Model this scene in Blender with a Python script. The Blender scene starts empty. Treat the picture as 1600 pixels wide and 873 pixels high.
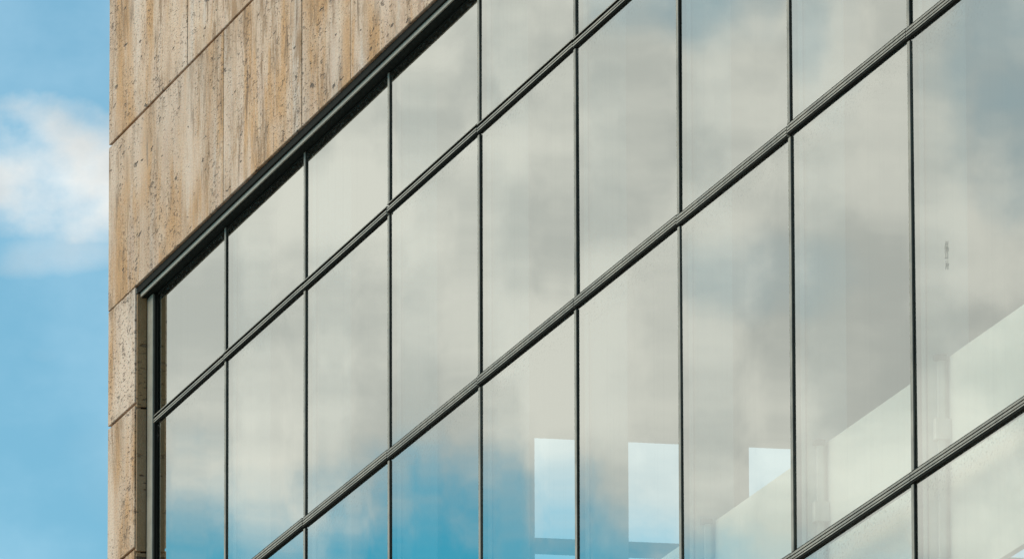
import bpy, bmesh, math, random
from mathutils import Matrix, Vector
R = math.radians
rnd = random.Random(7)
sc = bpy.context.scene
H = 1.7                                   # eye height above the ground
D = 13.3466                               # glass plane (world y)
X0 = -61.2797                             # first mullion
BAY = 2.0

# ---------------------------------------------------------------- camera
cam = bpy.data.cameras.new('camera'); co = bpy.data.objects.new('camera', cam)
sc.collection.objects.link(co); sc.camera = co
cam.sensor_width = 36; cam.lens = 405.42
cam.clip_start = 0.5; cam.clip_end = 9000
rt = Vector((0.2369, 0.9715, -0.0028)); up = Vector((0.1975, -0.0453, 0.9793)); fw = Vector((-0.9513, 0.2325, 0.2026))
co.matrix_world = Matrix(((rt.x, up.x, -fw.x, 0), (rt.y, up.y, -fw.y, 0), (rt.z, up.z, -fw.z, H), (0, 0, 0, 1)))

# ---------------------------------------------------------------- sun, sky, exposure
SUN_EL, SUN_AZ = 42.0, 14.0               # azimuth measured from the facade normal (-y) towards -x
sdir = Vector((-math.sin(R(SUN_AZ))*math.cos(R(SUN_EL)), -math.cos(R(SUN_AZ))*math.cos(R(SUN_EL)), math.sin(R(SUN_EL))))
sl = bpy.data.lights.new('sun', 'SUN'); so = bpy.data.objects.new('sun', sl); sc.collection.objects.link(so)
sl.energy = 3.3; sl.angle = R(42); sl.color = (1.0, 0.86, 0.70)   # veiled by thin cloud: no hard shadows in the photo
so.rotation_euler = sdir.to_track_quat('Z', 'Y').to_euler(); so.location = (0, 0, 60)
sc.view_settings.view_transform = 'Standard'; sc.view_settings.look = 'None'
sc.view_settings.gamma = 1; sc.view_settings.use_curve_mapping = False
sc.view_settings.exposure = 0.0
sc.cycles.transparent_max_bounces = 16; sc.cycles.max_bounces = 10

w = bpy.data.worlds.new('World'); sc.world = w; w.use_nodes = True
def build_world():
    nt = w.node_tree; nt.nodes.clear(); N = nt.nodes.new; L = nt.links.new
    def sock(n, i, v):
        if hasattr(v, 'links'): L(v, n.inputs[i])
        else: n.inputs[i].default_value = v
    def M(op, a, b=0.0, c=0.0, clamp=False):
        n = N('ShaderNodeMath'); n.operation = op; n.use_clamp = clamp
        for i, v in enumerate((a, b, c)): sock(n, i, v)
        return n.outputs[0]
    def smooth(v, a, b):
        n = N('ShaderNodeMapRange'); n.interpolation_type = 'SMOOTHSTEP'
        sock(n, 0, v); n.inputs[1].default_value = a; n.inputs[2].default_value = b
        return n.outputs[0]
    def noise(vec, scale, detail, rough=0.5):
        n = N('ShaderNodeTexNoise'); L(vec, n.inputs['Vector'])
        n.inputs['Scale'].default_value = scale; n.inputs['Detail'].default_value = detail; n.inputs['Roughness'].default_value = rough
        return n.outputs['Fac']
    def mix(f, a, b, mode='MIX'):
        n = N('ShaderNodeMix'); n.data_type = 'RGBA'; n.blend_type = mode
        sock(n, 0, f); sock(n, 6, a); sock(n, 7, b)
        return n.outputs[2]
    tc = N('ShaderNodeTexCoord'); xyz = N('ShaderNodeSeparateXYZ'); L(tc.outputs['Generated'], xyz.inputs[0])
    deg = 180/math.pi
    u = M('MULTIPLY', M('ARCTAN2', xyz.outputs[1], M('MULTIPLY', xyz.outputs[0], -1.0)), deg)
    el = M('MULTIPLY', M('ARCSINE', xyz.outputs[2]), deg)
    cmb = N('ShaderNodeCombineXYZ'); L(u, cmb.inputs[0]); L(M('MULTIPLY', el, 1.25), cmb.inputs[1]); P = cmb.outputs[0]
    sky = N('ShaderNodeTexSky'); sky.sky_type = 'NISHITA'; sky.sun_disc = False
    sky.sun_elevation = R(SUN_EL); sky.sun_rotation = math.atan2(sdir.x, sdir.y)
    sky.altitude = 100; sky.air_density = 1.0; sky.dust_density = 0.1; sky.ozone_density = 3.0
    skyc = mix(1.0, sky.outputs[0], SKY_TINT, 'MULTIPLY')
    n_big = noise(P, 0.55, 4, 0.5); n_mid = noise(P, 1.3, 6, 0.55); n_soft = noise(P, 0.95, 5, 0.5)
    # cloud bank facing the glass: flat soft base at about 10.6 degrees
    base = M('ADD', el, M('ADD', M('MULTIPLY', M('SUBTRACT', n_mid, 0.5), 1.3), M('MULTIPLY', M('SUBTRACT', n_big, 0.5), 0.9)))
    tilt = M('MULTIPLY', M('SUBTRACT', M('MULTIPLY', u, -1.0), 14.0), 0.34)
    base = M('ADD', base, M('MINIMUM', M('MAXIMUM', tilt, -0.1), 0.62))
    bank = M('MULTIPLY', smooth(base, BANK[0], BANK[1]), M('SUBTRACT', 1.0, smooth(u, -9.0, -4.0)))
    bank = M('MULTIPLY', bank, smooth(u, -75.0, -40.0))
    # puffs of the sky beside the wall
    def blob(cu, ce, ru, re, pw, amp=2.2):
        a = M('DIVIDE', M('SUBTRACT', u, cu), ru); b = M('DIVIDE', M('SUBTRACT', el, ce), re)
        r2 = M('ADD', M('MULTIPLY', a, a), M('MULTIPLY', b, b))
        q = M('ADD', r2, M('MULTIPLY', M('SUBTRACT', n_puff, 0.5), amp))
        return M('MULTIPLY', M('SUBTRACT', 1.0, smooth(q, -0.6, 1.5)), pw)
    n_puff = noise(P, 1.9, 5, 0.5)
    puffs = None
    for b in PUFFS:
        v = blob(*b); puffs = v if puffs is None else M('MAXIMUM', puffs, v)
    for b in GAPS: bank = M('SUBTRACT', bank, blob(*b), 0.0, True)
    puffs = M('MAXIMUM', puffs, M('MULTIPLY', smooth(u, 4.0, 9.0), HAZE))
    # scattered clouds everywhere else
    g = smooth(noise(tc.outputs['Generated'], 3.5, 7, 0.55), 0.5, 0.66)
    du = M('DIVIDE', M('SUBTRACT', u, 13.5), 9.0); de = M('DIVIDE', M('SUBTRACT', el, 11.7), 5.0)
    away = smooth(M('ADD', M('MULTIPLY', du, du), M('MULTIPLY', de, de)), 0.5, 1.5)
    g = M('MULTIPLY', M('MULTIPLY', g, away), 0.8)
    mask = M('MINIMUM', M('MAXIMUM', M('MAXIMUM', bank, puffs), g), 1.0)
    shade = smooth(M('ADD', n_soft, M('MULTIPLY', M('SUBTRACT', n_mid, 0.5), 0.6)), 0.32, 0.68)
    cloud = mix(shade, CLOUD_DARK, CLOUD_LIGHT)
    col = mix(mask, skyc, cloud)
    bg = N('ShaderNodeBackground'); L(col, bg.inputs[0]); bg.inputs[1].default_value = 0.1
    out = N('ShaderNodeOutputWorld'); L(bg.outputs[0], out.inputs[0])
SKY_TINT = (0.22, 1.18, 1.26, 1)
CLOUD_DARK = (6.9, 7.3, 7.3, 1); CLOUD_LIGHT = (10.2, 10.4, 10.1, 1)
BANK = (10.0, 10.92)
# (azimuth, elevation, radius, radius, strength) in degrees
PUFFS = [(11.45, 12.22, 1.05, 0.40, 1.2, 2.6), (11.45, 11.80, 0.50, 0.18, 0.6, 2.1), (11.42, 11.33, 0.22, 0.08, 0.28, 3.4), (11.6, 11.17, 0.14, 0.07, 0.25, 3.4),
         (11.2, 13.1, 0.35, 0.08, 0.35), (14.5, 10.75, 4.0, 0.9, 0.64, 0.3)]
GAPS = [(-16.4, 12.7, 0.5, 0.8, 0.32), (-14.55, 13.15, 0.45, 0.3, 0.35), (-15.05, 11.7, 0.4, 0.25, 0.2), (-15.3, 13.1, 0.3, 0.6, 0.2)]
HAZE = 0.25
build_world()

# ---------------------------------------------------------------- materials
def mat(name):
    m = bpy.data.materials.new(name); m.use_nodes = True
    return m, m.node_tree, m.node_tree.nodes['Principled BSDF']
class G:                                              # small node-graph helper
    def __init__(s, nt): s.nt = nt
    def N(s, t): return s.nt.nodes.new(t)
    def put(s, n, i, v):
        if hasattr(v, 'links'): s.nt.links.new(v, n.inputs[i])
        else: n.inputs[i].default_value = v
    def M(s, op, a, b=0.0, clamp=False):
        n = s.N('ShaderNodeMath'); n.operation = op; n.use_clamp = clamp; s.put(n, 0, a); s.put(n, 1, b); return n.outputs[0]
    def mp(s, scale, loc=None):
        tc = s.N('ShaderNodeTexCoord'); m = s.N('ShaderNodeMapping'); s.put(m, 0, tc.outputs['Object']); m.inputs['Scale'].default_value = scale
        if loc is not None: s.put(m, 1, loc)
        return m.outputs[0]
    def noise(s, vec, detail=4, rough=0.55, scale=1.0, dist=0.0):
        n = s.N('ShaderNodeTexNoise'); s.put(n, 'Vector', vec); n.inputs['Scale'].default_value = scale
        n.inputs['Detail'].default_value = detail; n.inputs['Roughness'].default_value = rough; n.inputs['Distortion'].default_value = dist
        return n.outputs['Fac']
    def sm(s, v, a, b):
        n = s.N('ShaderNodeMapRange'); n.interpolation_type = 'SMOOTHSTEP'; s.put(n, 0, v); n.inputs[1].default_value = a; n.inputs[2].default_value = b
        return n.outputs[0]
    def mix(s, f, a, b, mode='MIX'):
        n = s.N('ShaderNodeMix'); n.data_type = 'RGBA'; n.blend_type = mode; s.put(n, 0, f); s.put(n, 6, a); s.put(n, 7, b); return n.outputs[2]
    def bump(s, h, strength, dist):
        n = s.N('ShaderNodeBump'); s.put(n, 'Height', h); n.inputs['Strength'].default_value = strength; n.inputs['Distance'].default_value = dist; return n.outputs[0]

def travertine(name='travertine', brown=0.0):
    m, nt, b = mat(name); g = G(nt)
    oi = g.N('ShaderNodeObjectInfo')
    off = g.N('ShaderNodeCombineXYZ'); g.put(off, 0, g.M('MULTIPLY', oi.outputs['Random'], 37.0)); g.put(off, 2, g.M('MULTIPLY', oi.outputs['Random'], 11.0))
    off = off.outputs[0]
    band = g.noise(g.mp((2.1, 2.1, 0.55), off), 5, 0.6, 1.0, 0.25)                 # broad vertical veins
    band2 = g.noise(g.mp((5.0, 5.0, 1.9), off), 6, 0.66, 1.0, 0.2)
    fine = g.noise(g.mp((20, 20, 7.0), off), 5, 0.7)                   # hair veins
    cloudy = g.noise(g.mp((1.2, 1.2, 1.6), off), 5, 0.6)
    c = g.mix(g.sm(band2, 0.3, 0.7), (0.56, 0.41, 0.30, 1), (0.72, 0.57, 0.415, 1))
    vo = g.N('ShaderNodeTexVoronoi'); vo.voronoi_dimensions = '1D'; vo.feature = 'F1'; vo.inputs['Scale'].default_value = 2.3
    px = g.N('ShaderNodeSeparateXYZ'); g.put(px, 0, g.mp((1, 1, 1), off)); wob = g.noise(g.mp((0.5, 0.5, 2.0), off), 3, 0.5)
    g.put(vo, 'W', g.M('ADD', px.outputs[0], g.M('MULTIPLY', wob, 0.10)))
    vs = g.N('ShaderNodeSeparateColor'); g.put(vs, 0, vo.outputs['Color'])
    c = g.mix(g.M('MULTIPLY', g.sm(vs.outputs[0], 0.35, 0.9), 0.55), c, (0.47, 0.31, 0.18, 1))
    c = g.mix(g.M('MULTIPLY', g.sm(vs.outputs[1], 0.55, 1.0), 0.6), c, (0.66, 0.53, 0.41, 1))
    c = g.mix(g.M('MULTIPLY', g.M('MULTIPLY', g.sm(band, 0.47, 0.59), g.sm(cloudy, 0.30, 0.50)), 0.85), c, (0.55, 0.31, 0.12, 1))     # ochre veins
    c = g.mix(g.M('MULTIPLY', g.sm(band, 0.46, 0.34), 0.6), c, (0.58, 0.54, 0.48, 1))      # pale grey veins
    c = g.mix(g.M('MULTIPLY', g.M('MULTIPLY', g.sm(band2, 0.53, 0.64), g.sm(cloudy, 0.42, 0.58)), 0.75), c, (0.34, 0.18, 0.065, 1))
    c = g.mix(g.M('MULTIPLY', g.sm(fine, 0.48, 0.70), 0.5), c, (0.34, 0.235, 0.14, 1))
    # dark drips
    drip = g.noise(g.mp((11, 11, 2.6), off), 5, 0.65); where = g.noise(g.mp((2.2, 2.2, 1.3), off), 3, 0.6)
    c = g.mix(g.M('MULTIPLY', g.M('MULTIPLY', g.sm(drip, 0.53, 0.66), g.sm(where, 0.45, 0.58)), 0.85), c, (0.16, 0.095, 0.045, 1))
    grain = g.noise(g.mp((34, 34, 90), off), 3, 0.7)
    c = g.mix(g.sm(grain, 0.35, 0.72), c, g.mix(1.0, c, (0.74, 0.70, 0.66, 1), 'MULTIPLY'))
    smear = g.noise(g.mp((6.5, 6.5, 2.8), off), 6, 0.68, 1.0, 0.15); zone = g.noise(g.mp((0.9, 0.9, 0.8), off), 2, 0.5)
    c = g.mix(g.M('MULTIPLY', g.M('MULTIPLY', g.sm(smear, 0.50, 0.63), g.sm(zone, 0.42, 0.60)), 0.8), c, (0.25, 0.145, 0.065, 1))
    c = g.mix(g.M('MULTIPLY', g.sm(zone, 0.52, 0.38), 0.45), c, (0.70, 0.57, 0.45, 1))
    tc = g.N('ShaderNodeTexCoord'); sx = g.N('ShaderNodeSeparateXYZ'); g.put(sx, 0, tc.outputs['Generated'])
    edge = g.M('MAXIMUM', g.sm(sx.outputs[2], 0.55, 1.0), g.M('MULTIPLY', g.sm(sx.outputs[2], 0.22, 0.0), 0.6))
    c = g.mix(g.M('MULTIPLY', g.M('MULTIPLY', g.sm(band2, 0.44, 0.62), edge), 0.6), c, (0.23, 0.14, 0.07, 1))   # run-off stains from the joints
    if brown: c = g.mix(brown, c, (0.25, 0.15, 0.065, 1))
    # pits
    pit = g.noise(g.mp((8, 8, 26), off), 4, 0.65); pw = g.noise(g.mp((2.6, 2.6, 1.1), off), 3, 0.6)
    pits = g.M('MULTIPLY', g.sm(pit, 0.585, 0.65), g.sm(pw, 0.47, 0.60))
    pit2 = g.noise(g.mp((22, 22, 70), off), 2, 0.6)
    pits = g.M('MAXIMUM', pits, g.M('MULTIPLY', g.sm(pit2, 0.60, 0.69), g.sm(pw, 0.42, 0.56)))
    c = g.mix(g.M('MULTIPLY', pits, 0.65), c, (0.12, 0.075, 0.045, 1))
    hole = g.noise(g.mp((4.5, 4.5, 16), off), 3, 0.6)
    hole = g.M('MULTIPLY', g.sm(hole, 0.645, 0.69), g.sm(cloudy, 0.35, 0.5)); pits = g.M('MAXIMUM', pits, hole)
    c = g.mix(g.M('MULTIPLY', hole, 0.85), c, (0.06, 0.04, 0.025, 1))
    vari = g.M('ADD', 0.92, g.M('MULTIPLY', oi.outputs['Random'], 0.14))
    vc = g.N('ShaderNodeCombineXYZ'); [g.put(vc, i, vari) for i in range(3)]
    c = g.mix(1.0, c, vc.outputs[0], 'MULTIPLY')
    g.put(b, 'Base Color', c); b.inputs['Roughness'].default_value = 0.75
    h = g.M('SUBTRACT', g.M('MULTIPLY', grain, 0.25), g.M('MULTIPLY', pits, 1.0))
    h = g.M('ADD', h, g.M('MULTIPLY', fine, 0.3))
    g.put(b, 'Normal', g.bump(h, 0.8, 0.02))
    return m

def metal(name, col, rough, metallic=0.0, streak=0.3):
    m, nt, b = mat(name); g = G(nt)
    n = g.noise(g.mp((3, 3, 9)), 5, 0.65); n2 = g.noise(g.mp((40, 40, 8)), 3, 0.6)
    d = tuple(x*(1-streak) for x in col)
    c = g.mix(g.sm(g.M('ADD', g.M('MULTIPLY', n, 0.6), g.M('MULTIPLY', n2, 0.4)), 0.35, 0.68), (*col, 1), (*d, 1))
    g.put(b, 'Base Color', c); b.inputs['Metallic'].default_value = metallic
    g.put(b, 'Roughness', g.M('ADD', rough - 0.08, g.M('MULTIPLY', n2, 0.16)))
    return m

def plain(name, col, rough=0.7, var=0.12, scale=(0.8, 0.8, 0.8), spec=0.3):
    m, nt, b = mat(name); g = G(nt)
    n = g.noise(g.mp(scale), 5, 0.6)
    b.inputs['Specular IOR Level'].default_value = spec
    g.put(b, 'Base Color', g.mix(g.sm(n, 0.35, 0.7), (*col, 1), (*[x*(1-var) for x in col], 1))); b.inputs['Roughness'].default_value = rough
    return m

def glazing():
    m = bpy.data.materials.new('double_glazing'); m.use_nodes = True; nt = m.node_tree; nt.nodes.clear(); g = G(nt)
    out = g.N('ShaderNodeOutputMaterial')
    geo = g.N('ShaderNodeNewGeometry'); bf = geo.outputs['Backfacing']
    ior = g.M('ADD', 1.52, g.M('MULTIPLY', bf, 1/1.52 - 1.52))
    oi = g.N('ShaderNodeObjectInfo')
    off = g.N('ShaderNodeCombineXYZ'); g.put(off, 0, g.M('MULTIPLY', oi.outputs['Random'], 53.0))
    wav = g.noise(g.mp((0.7, 0.7, 0.35), off.outputs[0]), 1, 0.4)
    nrm = g.bump(wav, 1.0, 0.0016)
    fr = g.N('ShaderNodeFresnel'); g.put(fr, 0, ior)
    F = fr.outputs[0]
    fac = g.M('DIVIDE', g.M('MULTIPLY', F, 4.0), g.M('ADD', 1.0, g.M('MULTIPLY', F, 3.0)))    # four glass-air faces
    tr = g.N('ShaderNodeBsdfTransparent'); tr.inputs[0].default_value = (0.90, 0.95, 0.93, 1)
    gl = g.N('ShaderNodeBsdfGlossy'); gl.inputs['Color'].default_value = (0.985, 0.985, 0.89, 1); gl.inputs['Roughness'].default_value = 0.0; g.put(gl, 'Normal', nrm)
    mx = g.N('ShaderNodeMixShader'); g.put(mx, 0, fac); g.put(mx, 1, tr.outputs[0]); g.put(mx, 2, gl.outputs[0])
    # grime that collects under the rail above each pane and as faint runs
    tc = g.N('ShaderNodeTexCoord'); sx = g.N('ShaderNodeSeparateXYZ'); g.put(sx, 0, tc.outputs['Generated'])
    top = g.sm(sx.outputs[2], 0.90, 1.0)
    sp = g.noise(g.mp((30, 30, 60), off.outputs[0]), 3, 0.7)
    run = g.noise(g.mp((18, 18, 0.4), off.outputs[0]), 3, 0.6)
    dirt = g.M('MULTIPLY', g.M('MULTIPLY', top, g.sm(sp, 0.5, 0.72)), 0.30)
    dirt = g.M('ADD', dirt, g.M('MULTIPLY', g.sm(run, 0.5, 0.75), 0.018))
    df = g.N('ShaderNodeBsdfDiffuse'); df.inputs[0].default_value = (0.30, 0.29, 0.26, 1)
    m2 = g.N('ShaderNodeMixShader'); g.put(m2, 0, dirt); g.put(m2, 1, mx.outputs[0]); g.put(m2, 2, df.outputs[0])
    g.put(out, 0, m2.outputs[0])
    c = bpy.data.materials.new('glass_edge'); c.use_nodes = True; nt = c.node_tree; nt.nodes.clear()
    t = nt.nodes.new('ShaderNodeBsdfTransparent'); t.inputs[0].default_value = (0.97, 0.99, 0.98, 1); o = nt.nodes.new('ShaderNodeOutputMaterial'); nt.links.new(t.outputs[0], o.inputs[0])
    return m, c

STONE = travertine()
BROWN = travertine('shaded_travertine', 0.85)  # darker brown copy of STONE: the reveal's shade is in its colour
GLASS, GEDGE = glazing()
RAIL = metal('grey_aluminium', (0.33, 0.30, 0.235), 0.5, 0.0, 0.45)
DARK = metal('shaded_mullion_metal', (0.085, 0.082, 0.068), 0.45)  # shaded copy of the mullion metal, for its right side
LIGHTM = metal('pale_aluminium', (0.29, 0.275, 0.215), 0.5)
BLACK = plain('black_gasket_and_shade', (0.013, 0.014, 0.011), 0.8, spec=0.08)  # gasket rubber, and the shade painted into the rail grooves
SOFF = plain('dark_soffit', (0.008, 0.013, 0.010), 0.8, spec=0.08)
WHITE = plain('white_paint', (0.62, 0.60, 0.545), 0.6, 0.08)
FINM = plain('white_fin_paint', (0.62, 0.62, 0.57), 0.6, 0.12)
DIM = plain('grey_plaster', (0.14, 0.145, 0.14), 0.9, 0.15)
FLOORM = plain('grey_carpet', (0.10, 0.10, 0.10), 0.95)
CORE = plain('dark_mortar', (0.09, 0.065, 0.045), 0.95)  # dark backing behind the open stone joints
def grime():
    m = bpy.data.materials.new('dried_grime'); m.use_nodes = True; nt = m.node_tree; nt.nodes.clear(); g = G(nt)
    n = g.noise(g.mp((30, 30, 40)), 4, 0.7)
    t = g.N('ShaderNodeBsdfTransparent'); d = g.N('ShaderNodeBsdfDiffuse'); d.inputs[0].default_value = (0.14, 0.13, 0.11, 1)
    x = g.N('ShaderNodeMixShader'); g.put(x, 0, g.M('MULTIPLY', g.sm(n, 0.38, 0.62), 0.28)); g.put(x, 1, t.outputs[0]); g.put(x, 2, d.outputs[0])
    o = g.N('ShaderNodeOutputMaterial'); g.put(o, 0, x.outputs[0]); return m
GRIME = grime()
STX, STZ0, STZ1 = -46.725, 10.085, 10.215
PAVE = plain('pale_paving', (0.30, 0.29, 0.27), 0.9, 0.25, (0.3, 0.3, 0.3))

# ---------------------------------------------------------------- mesh helpers
def add_box(bm, a, b, mi=0):
    x0, y0, z0 = a; x1, y1, z1 = b
    v = [bm.verts.new(p) for p in ((x0,y0,z0),(x1,y0,z0),(x1,y1,z0),(x0,y1,z0),(x0,y0,z1),(x1,y0,z1),(x1,y1,z1),(x0,y1,z1))]
    fs = [bm.faces.new([v[i] for i in f]) for f in ((3,2,1,0),(4,5,6,7),(0,1,5,4),(1,2,6,5),(2,3,7,6),(3,0,4,7))]
    for f in fs: f.material_index = mi
    return v, fs
def obj(name, bm, mats, parent=None, bevel=0.0):
    if bevel: bmesh.ops.bevel(bm, geom=list(bm.edges), offset=bevel, segments=1, affect='EDGES')
    me = bpy.data.meshes.new(name); bm.to_mesh(me); bm.free()
    for m in (mats if isinstance(mats, (list, tuple)) else [mats]): me.materials.append(m)
    o = bpy.data.objects.new(name, me); sc.collection.objects.link(o)
    if parent is not None:
        o.parent = parent; o.matrix_parent_inverse = Matrix.Identity(4)
    return o
def box(name, a, b, m, parent=None, bevel=0.0):
    bm = bmesh.new(); add_box(bm, a, b); return obj(name, bm, m, parent, bevel)
def extrude_x(bm, prof, x0, x1, mi=0):                # prof: closed (y, z) outline, counter-clockwise seen from +x
    a = [bm.verts.new((x0, y, z)) for y, z in prof]; b = [bm.verts.new((x1, y, z)) for y, z in prof]
    n = len(prof)
    for i in range(n): bm.faces.new((a[i], a[(i+1) % n], b[(i+1) % n], b[i])).material_index = mi
    bm.faces.new(a[::-1]); bm.faces.new(b)
    bmesh.ops.recalc_face_normals(bm, faces=bm.faces[:])

# ---------------------------------------------------------------- ground
bm = bmesh.new(); s = 4000
bm.faces.new([bm.verts.new(p) for p in ((-s,-s,0),(s,-s,0),(s,s,0),(-s,s,0))])
gr = obj('ground', bm, PAVE); gr['kind'] = 'structure'

# ---------------------------------------------------------------- the building (an Empty at the foot of its corner)
B = bpy.data.objects.new('office_building', None); sc.collection.objects.link(B)
OX, OY = -64.07, D - 0.094
B.location = (OX, OY, 0)
B['label'] = 'travertine clad office building with a dark framed grid of cloud reflecting glass panes'
B['category'] = 'building'
# everything below is given in world x, y and heights above the eye; this shifts it to the building's own origin
def W(x, y, z): return (x - OX, y - OY, z + H)
def wbox(name, a, b, m, parent=B, bevel=0.0): return box(name, W(*a), W(*b), m, parent, bevel)

XR = X0 + 9*BAY                                       # right end of the glazing
XE = XR + 5.0                                         # right end of the building
XJ = -63.30                                           # jamb
ZH = 13.272                                           # head (underside of soffit)
ZT = 18.2                                             # top of wall
Z1, Z2, Z3, Z4 = 12.536, 11.2384, 9.2747, 7.31        # rails
YF = D - 0.094                                        # stone face

# structural core behind the stone
wbox('core_wall', (-64.05, YF+0.042, ZH+0.09), (XE-0.02, D+0.40, ZT-0.02), CORE)
wbox('core_pier', (-64.05, YF+0.042, -H), (XJ-0.042, D+0.40, ZH+0.088), CORE)
wbox('core_pier', (XR+0.10, YF+0.042, -H), (XE-0.02, D+0.40, ZH+0.088), CORE)
wbox('core_base', (XJ-0.04, YF+0.042, -H), (XR+0.098, D+0.40, Z4-0.14), CORE)

# stone panels
GAP = 0.016
def panel(x0, x1, z0, z1, y0=YF, y1=YF+0.04, gx=0.02):
    j = rnd.uniform(-0.0015, 0.0015)
    bm = bmesh.new(); add_box(bm, W(x0+gx/2, y0+j, z0+GAP/2), W(x1-gx/2, y1, z1-GAP/2))
    return obj('stone_panel', bm, STONE, B, 0.003)
rows = [13.333, 14.318, 15.29, 16.26, 17.23, 18.2]
cuts = {0: [-64.07, -60.94, -58.965, -57.79, -55.6, -53.3, -51.2, -48.9, -46.5, -44.2, -42.0, -40.1, XE],
        1: [-64.07, -61.9, -59.7, -57.5, -55.2, -53.0, -50.8, -48.4, -46.0, -43.6, -41.2, XE]}
for r in range(5):
    c = cuts[r % 2]
    for i in range(len(c)-1): panel(c[i], c[i+1], rows[r], rows[r+1])
pr = [13.345, 12.657, 11.82, 10.98, 10.14, 9.30, 8.46, 7.62, 6.78, 5.94, 4.9, 3.9, 2.9, 1.9, 0.9, -0.1, -1.0, -H]
for i in range(len(pr)-1):
    panel(-64.07, XJ-0.006, pr[i+1], pr[i])           # pier beside the glass
    panel(XR+0.10, XE, pr[i+1], pr[i])
for k in range(5):                                    # plinth below the glazing
    z1 = Z4-0.14 - k*1.78; z0 = z1 - 1.78 if k < 4 else -H
    for i in range(9): panel(XJ+0.002 if i == 0 else X0+i*BAY, X0+(i+1)*BAY if i < 8 else XR+0.09, z0, z1)
# reveal stones of the jamb
rv = [13.30, 12.632, 11.797, 10.96, 10.12, 9.28, 8.44, 7.60, 7.18]
for i in range(len(rv)-1):
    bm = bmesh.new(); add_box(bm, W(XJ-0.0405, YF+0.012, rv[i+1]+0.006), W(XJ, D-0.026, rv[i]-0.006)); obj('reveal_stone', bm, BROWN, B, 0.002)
wbox('flank_wall', (-64.045, D+0.42, -H), (-63.35, D+0.7, ZT-0.4), STONE)
wbox('coping', (-64.10, YF-0.03, ZT+0.003), (XE+0.03, D+0.45, ZT+0.07), LIGHTM)

# head: shadow gap, pale drip strip, dark soffit
bm = bmesh.new()
extrude_x(bm, [(y-OY, z+H) for y, z in ((D-0.067,13.297),(D-0.067,13.274),(D-0.058,13.274),(D-0.058,13.292),(D-0.056,13.292),(D-0.056,13.297))], XJ+0.02-OX, XR-OX)
obj('drip_strip', bm, LIGHTM, B)
wbox('soffit_panel', (XJ-0.01, D-0.0555, ZH), (XR, D+0.10, ZH+0.02), SOFF)
wbox('gap_lining', (XJ-0.03, D-0.080, ZH+0.027), (XR+0.08, D-0.03, ZH+0.064), BLACK)

# jamb frame on the left
bm = bmesh.new(); add_box(bm, W(XJ+0.002, D-0.024, Z4-0.12), W(XJ+0.15, D+0.06, ZH-0.003)); obj('jamb_frame', bm, LIGHTM, B, 0.002)
bm = bmesh.new(); add_box(bm, W(XJ+0.152, D-0.016, Z4-0.12), W(XJ+0.175, D+0.06, ZH-0.003)); obj('jamb_gasket', bm, BLACK, B, 0.002)
bm = bmesh.new(); add_box(bm, W(XR, D-0.024, Z4-0.12), W(XR+0.085, D+0.06, ZH-0.003)); obj('jamb_frame', bm, LIGHTM, B, 0.002)

# ---------------------------------------------------------------- glazing grid
levels = [ZH, Z1, Z2, Z3, Z4]
xs = [XJ+0.175] + [X0+i*BAY for i in range(9)] + [XR]
MW = 0.040                                            # mullion face
def rail(x0, x1, z, dark, first):
    o = rnd.uniform(-0.005, 0.005); zz = z + o
    p = 0.017 + rnd.uniform(-0.001, 0.001)
    # (depth in front of the glass, height about the centre): ribs and grooves
    if not dark:
        q = [(0,0.028),(p,0.028),(p,0.024),(p*1.02,0.0238),(p*1.02,0.0142),(p*.45,0.014),(p*.45,0.009),(p,0.0088),(p,-0.001),(p*.45,-0.0012),(p*.45,-0.006),(p,-0.0062),(p,-0.0125),(p*.8,-0.0128),(p*.8,-0.021),(0,-0.022)]
    else:
        q = [(0,0.027),(p,0.027),(p,0.022),(p*.3,0.0218),(p*.3,0.007),(p,0.0068),(p,-0.001),(p*.4,-0.0012),(p*.4,-0.006),(p,-0.0062),(p,-0.0135),(p*.7,-0.0138),(p*.7,-0.020),(0,-0.021)]
    bm = bmesh.new(); extrude_x(bm, [(D-0.001-d-OY, zz+h+H) for d, h in q], x0-OX, x1-OX, 0)
    for f in bm.faces:                                # bottom gasket black; shade of underside and grooves painted black too
        c = f.calc_center_median()
        dep = D - OY - c.y; hh = c.z - H - zz
        if abs(f.normal.x) < .5 and (dep < p*.55 or hh < -0.0139 or (not dark and hh > 0.0242) or f.normal.z < -.5): f.material_index = 1
    return obj('rail', bm, [RAIL, BLACK], B)
for r, z in enumerate(levels[1:]):
    for i in range(len(xs)-1):
        a = xs[i] - (0.155 if i == 0 else -0.004); b = xs[i+1] - 0.004
        rail(a, b, z, r == 0, i == 0)
def mullion(x, z0, z1):
    dx = rnd.uniform(-0.006, 0.006)
    bm = bmesh.new(); v, fs = add_box(bm, W(x-MW/2+dx, D-0.008, z0), W(x+MW/2+dx, D-0.001, z1))
    fs[3].material_index = 1  # only the right side darker: its shade is put into the colour
    o = obj('mullion', bm, [RAIL, DARK], B); return o
for x in xs[1:-1]:
    for r in range(4):
        mullion(x, levels[r+1]+0.034, levels[r]-(0.002 if r == 0 else 0.028))
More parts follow.
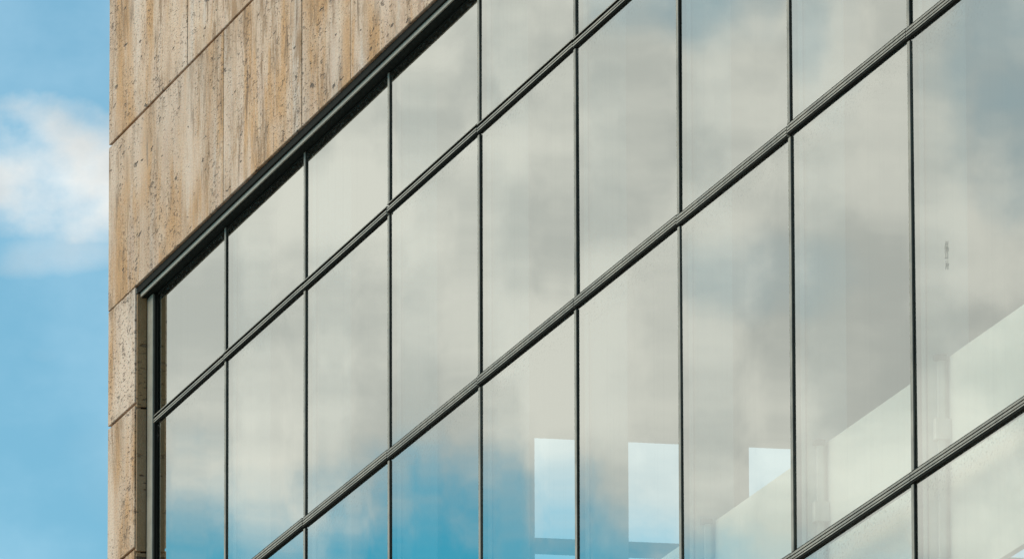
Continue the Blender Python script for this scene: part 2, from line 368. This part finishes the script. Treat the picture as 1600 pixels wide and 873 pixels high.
def window(x0, x1, z0, z1):
    g = 0.010
    bm = bmesh.new()
    for a, b in (((x0, z0), (x1, z0+g)), ((x0, z1-g), (x1, z1)), ((x0, z0+g), (x0+g, z1-g)), ((x1-g, z0+g), (x1, z1-g))):
        add_box(bm, W(a[0], D-0.002, a[1]), W(b[0], D+0.03, b[1]))
    fr = obj('window', bm, BLACK, B)
    bm = bmesh.new(); v, fs = add_box(bm, W(x0+g, D, z0+g), W(x1-g, D+0.012, z1-g), 1)
    fs[2].material_index = 0
    tx, tz = rnd.uniform(-1, 1)*TILT, rnd.uniform(-1, 1)*TILT
    cx, cz = (x0+x1)/2-OX, (z0+z1)/2+H
    for q in v: q.co.y += (q.co.x-cx)*tx + (q.co.z-cz)*tz
    obj('glass_pane', bm, [GLASS, GEDGE], fr)
TILT = 0.0014
for i in range(len(xs)-1):
    for r in range(4):
        window(xs[i]+(MW/2-0.008 if i else 0), xs[i+1]-MW/2+0.008, levels[r+1]+0.018, levels[r]-(0.004 if r == 0 else 0.012))

# a dark dribble of dirt on the outside of one pane
bm = bmesh.new(); pts = []
for k in range(13):
    t = k/12; wd = 0.016*(0.35+0.65*math.sin(math.pi*t))*rnd.uniform(0.5, 1.2); pts.append((STX+rnd.uniform(-0.006, 0.006), wd, STZ0+(STZ1-STZ0)*t))
L_ = [bm.verts.new(W(x-w_, D-0.0045, z)) for x, w_, z in pts]; R_ = [bm.verts.new(W(x+w_, D-0.0045, z)) for x, w_, z in pts]
for k in range(12): bm.faces.new((L_[k], R_[k], R_[k+1], L_[k+1]))
e = bmesh.ops.extrude_face_region(bm, geom=bm.faces[:])
for v in e['geom']:
    if isinstance(v, bmesh.types.BMVert): v.co.y += 0.0015
bmesh.ops.recalc_face_normals(bm, faces=bm.faces[:])
obj('dirt_streak', bm, GRIME, B)

# ---------------------------------------------------------------- inside, seen through the glass
for i, x in enumerate(xs[1:-1]):
    wbox('interior_fin', (x-0.03, D+0.032, 8.78), (x+0.02, D+0.25, ZH+0.02), FINM, bevel=0.003)
    wbox('seal_strip', (x+0.0205, D+0.052, 8.80), (x+0.026, D+0.058, ZH), DIM)
    bm = bmesh.new(); add_box(bm, W(x+0.021, D+0.10, 8.80), W(x+0.05, D+0.128, 9.79))
    po = obj('guide_post', bm, FINM, B)
    box('post_cap', W(x+0.021, D+0.085, 9.792), W(x+0.06, D+0.135, 9.815), DIM, po)
    box('post_bracket', W(x+0.021, D+0.08, 9.44), W(x+0.075, D+0.148, 9.53), WHITE, po)
for i in range(len(xs)-1):
    a = xs[i]+(0.021 if i else 0.0); b = xs[i+1]-(0.031 if i < len(xs)-2 else 0)
    wbox('spandrel_panel', (a, D+0.15, 8.785), (b, D+0.185, 9.808), WHITE)
YB = D + 7.0
wbox('floor_slab', (-63.14, D+0.20, 8.45), (XE-0.3, YB, 8.75), FLOORM)
wbox('ceiling', (-63.14, D+0.26, ZH+0.04), (XE-0.3, YB, ZH+0.3), DIM)
wbox('back_wall', (-63.14, YB, -H), (XE-0.3, YB+0.3, ZT-0.5), DIM)
wbox('side_wall', (XE-0.28, D+0.42, -H), (XE-0.02, YB, ZT-0.5), DIM)
wbox('roof', (-63.3, D+0.42, ZT-0.48), (XE-0.02, YB+0.3, ZT-0.2), CORE)
# end wall with its openings to the sky: built of butted blocks
EX0, EX1 = -63.30, -63.14
ya, yb, yc, yd = D+2.216, D+3.26, D+3.489, D+5.4
bm = bmesh.new(); zs = ZT-0.5
add_box(bm, W(EX0, D+0.02, -H), W(EX1, ya, zs)); add_box(bm, W(EX0, yd, -H), W(EX1, YB, zs)); add_box(bm, W(EX0, yb, 10.9), W(EX1, yc, 12.557))
add_box(bm, W(EX0, ya, 12.557), W(EX1, yd, zs)); add_box(bm, W(EX0, ya, -H), W(EX1, yd, 10.9))
for p, q in ((ya, yb), (yc, yd)): add_box(bm, W(EX0, p, 11.880), W(EX1, q, 11.945))
obj('end_wall', bm, DIM, B)
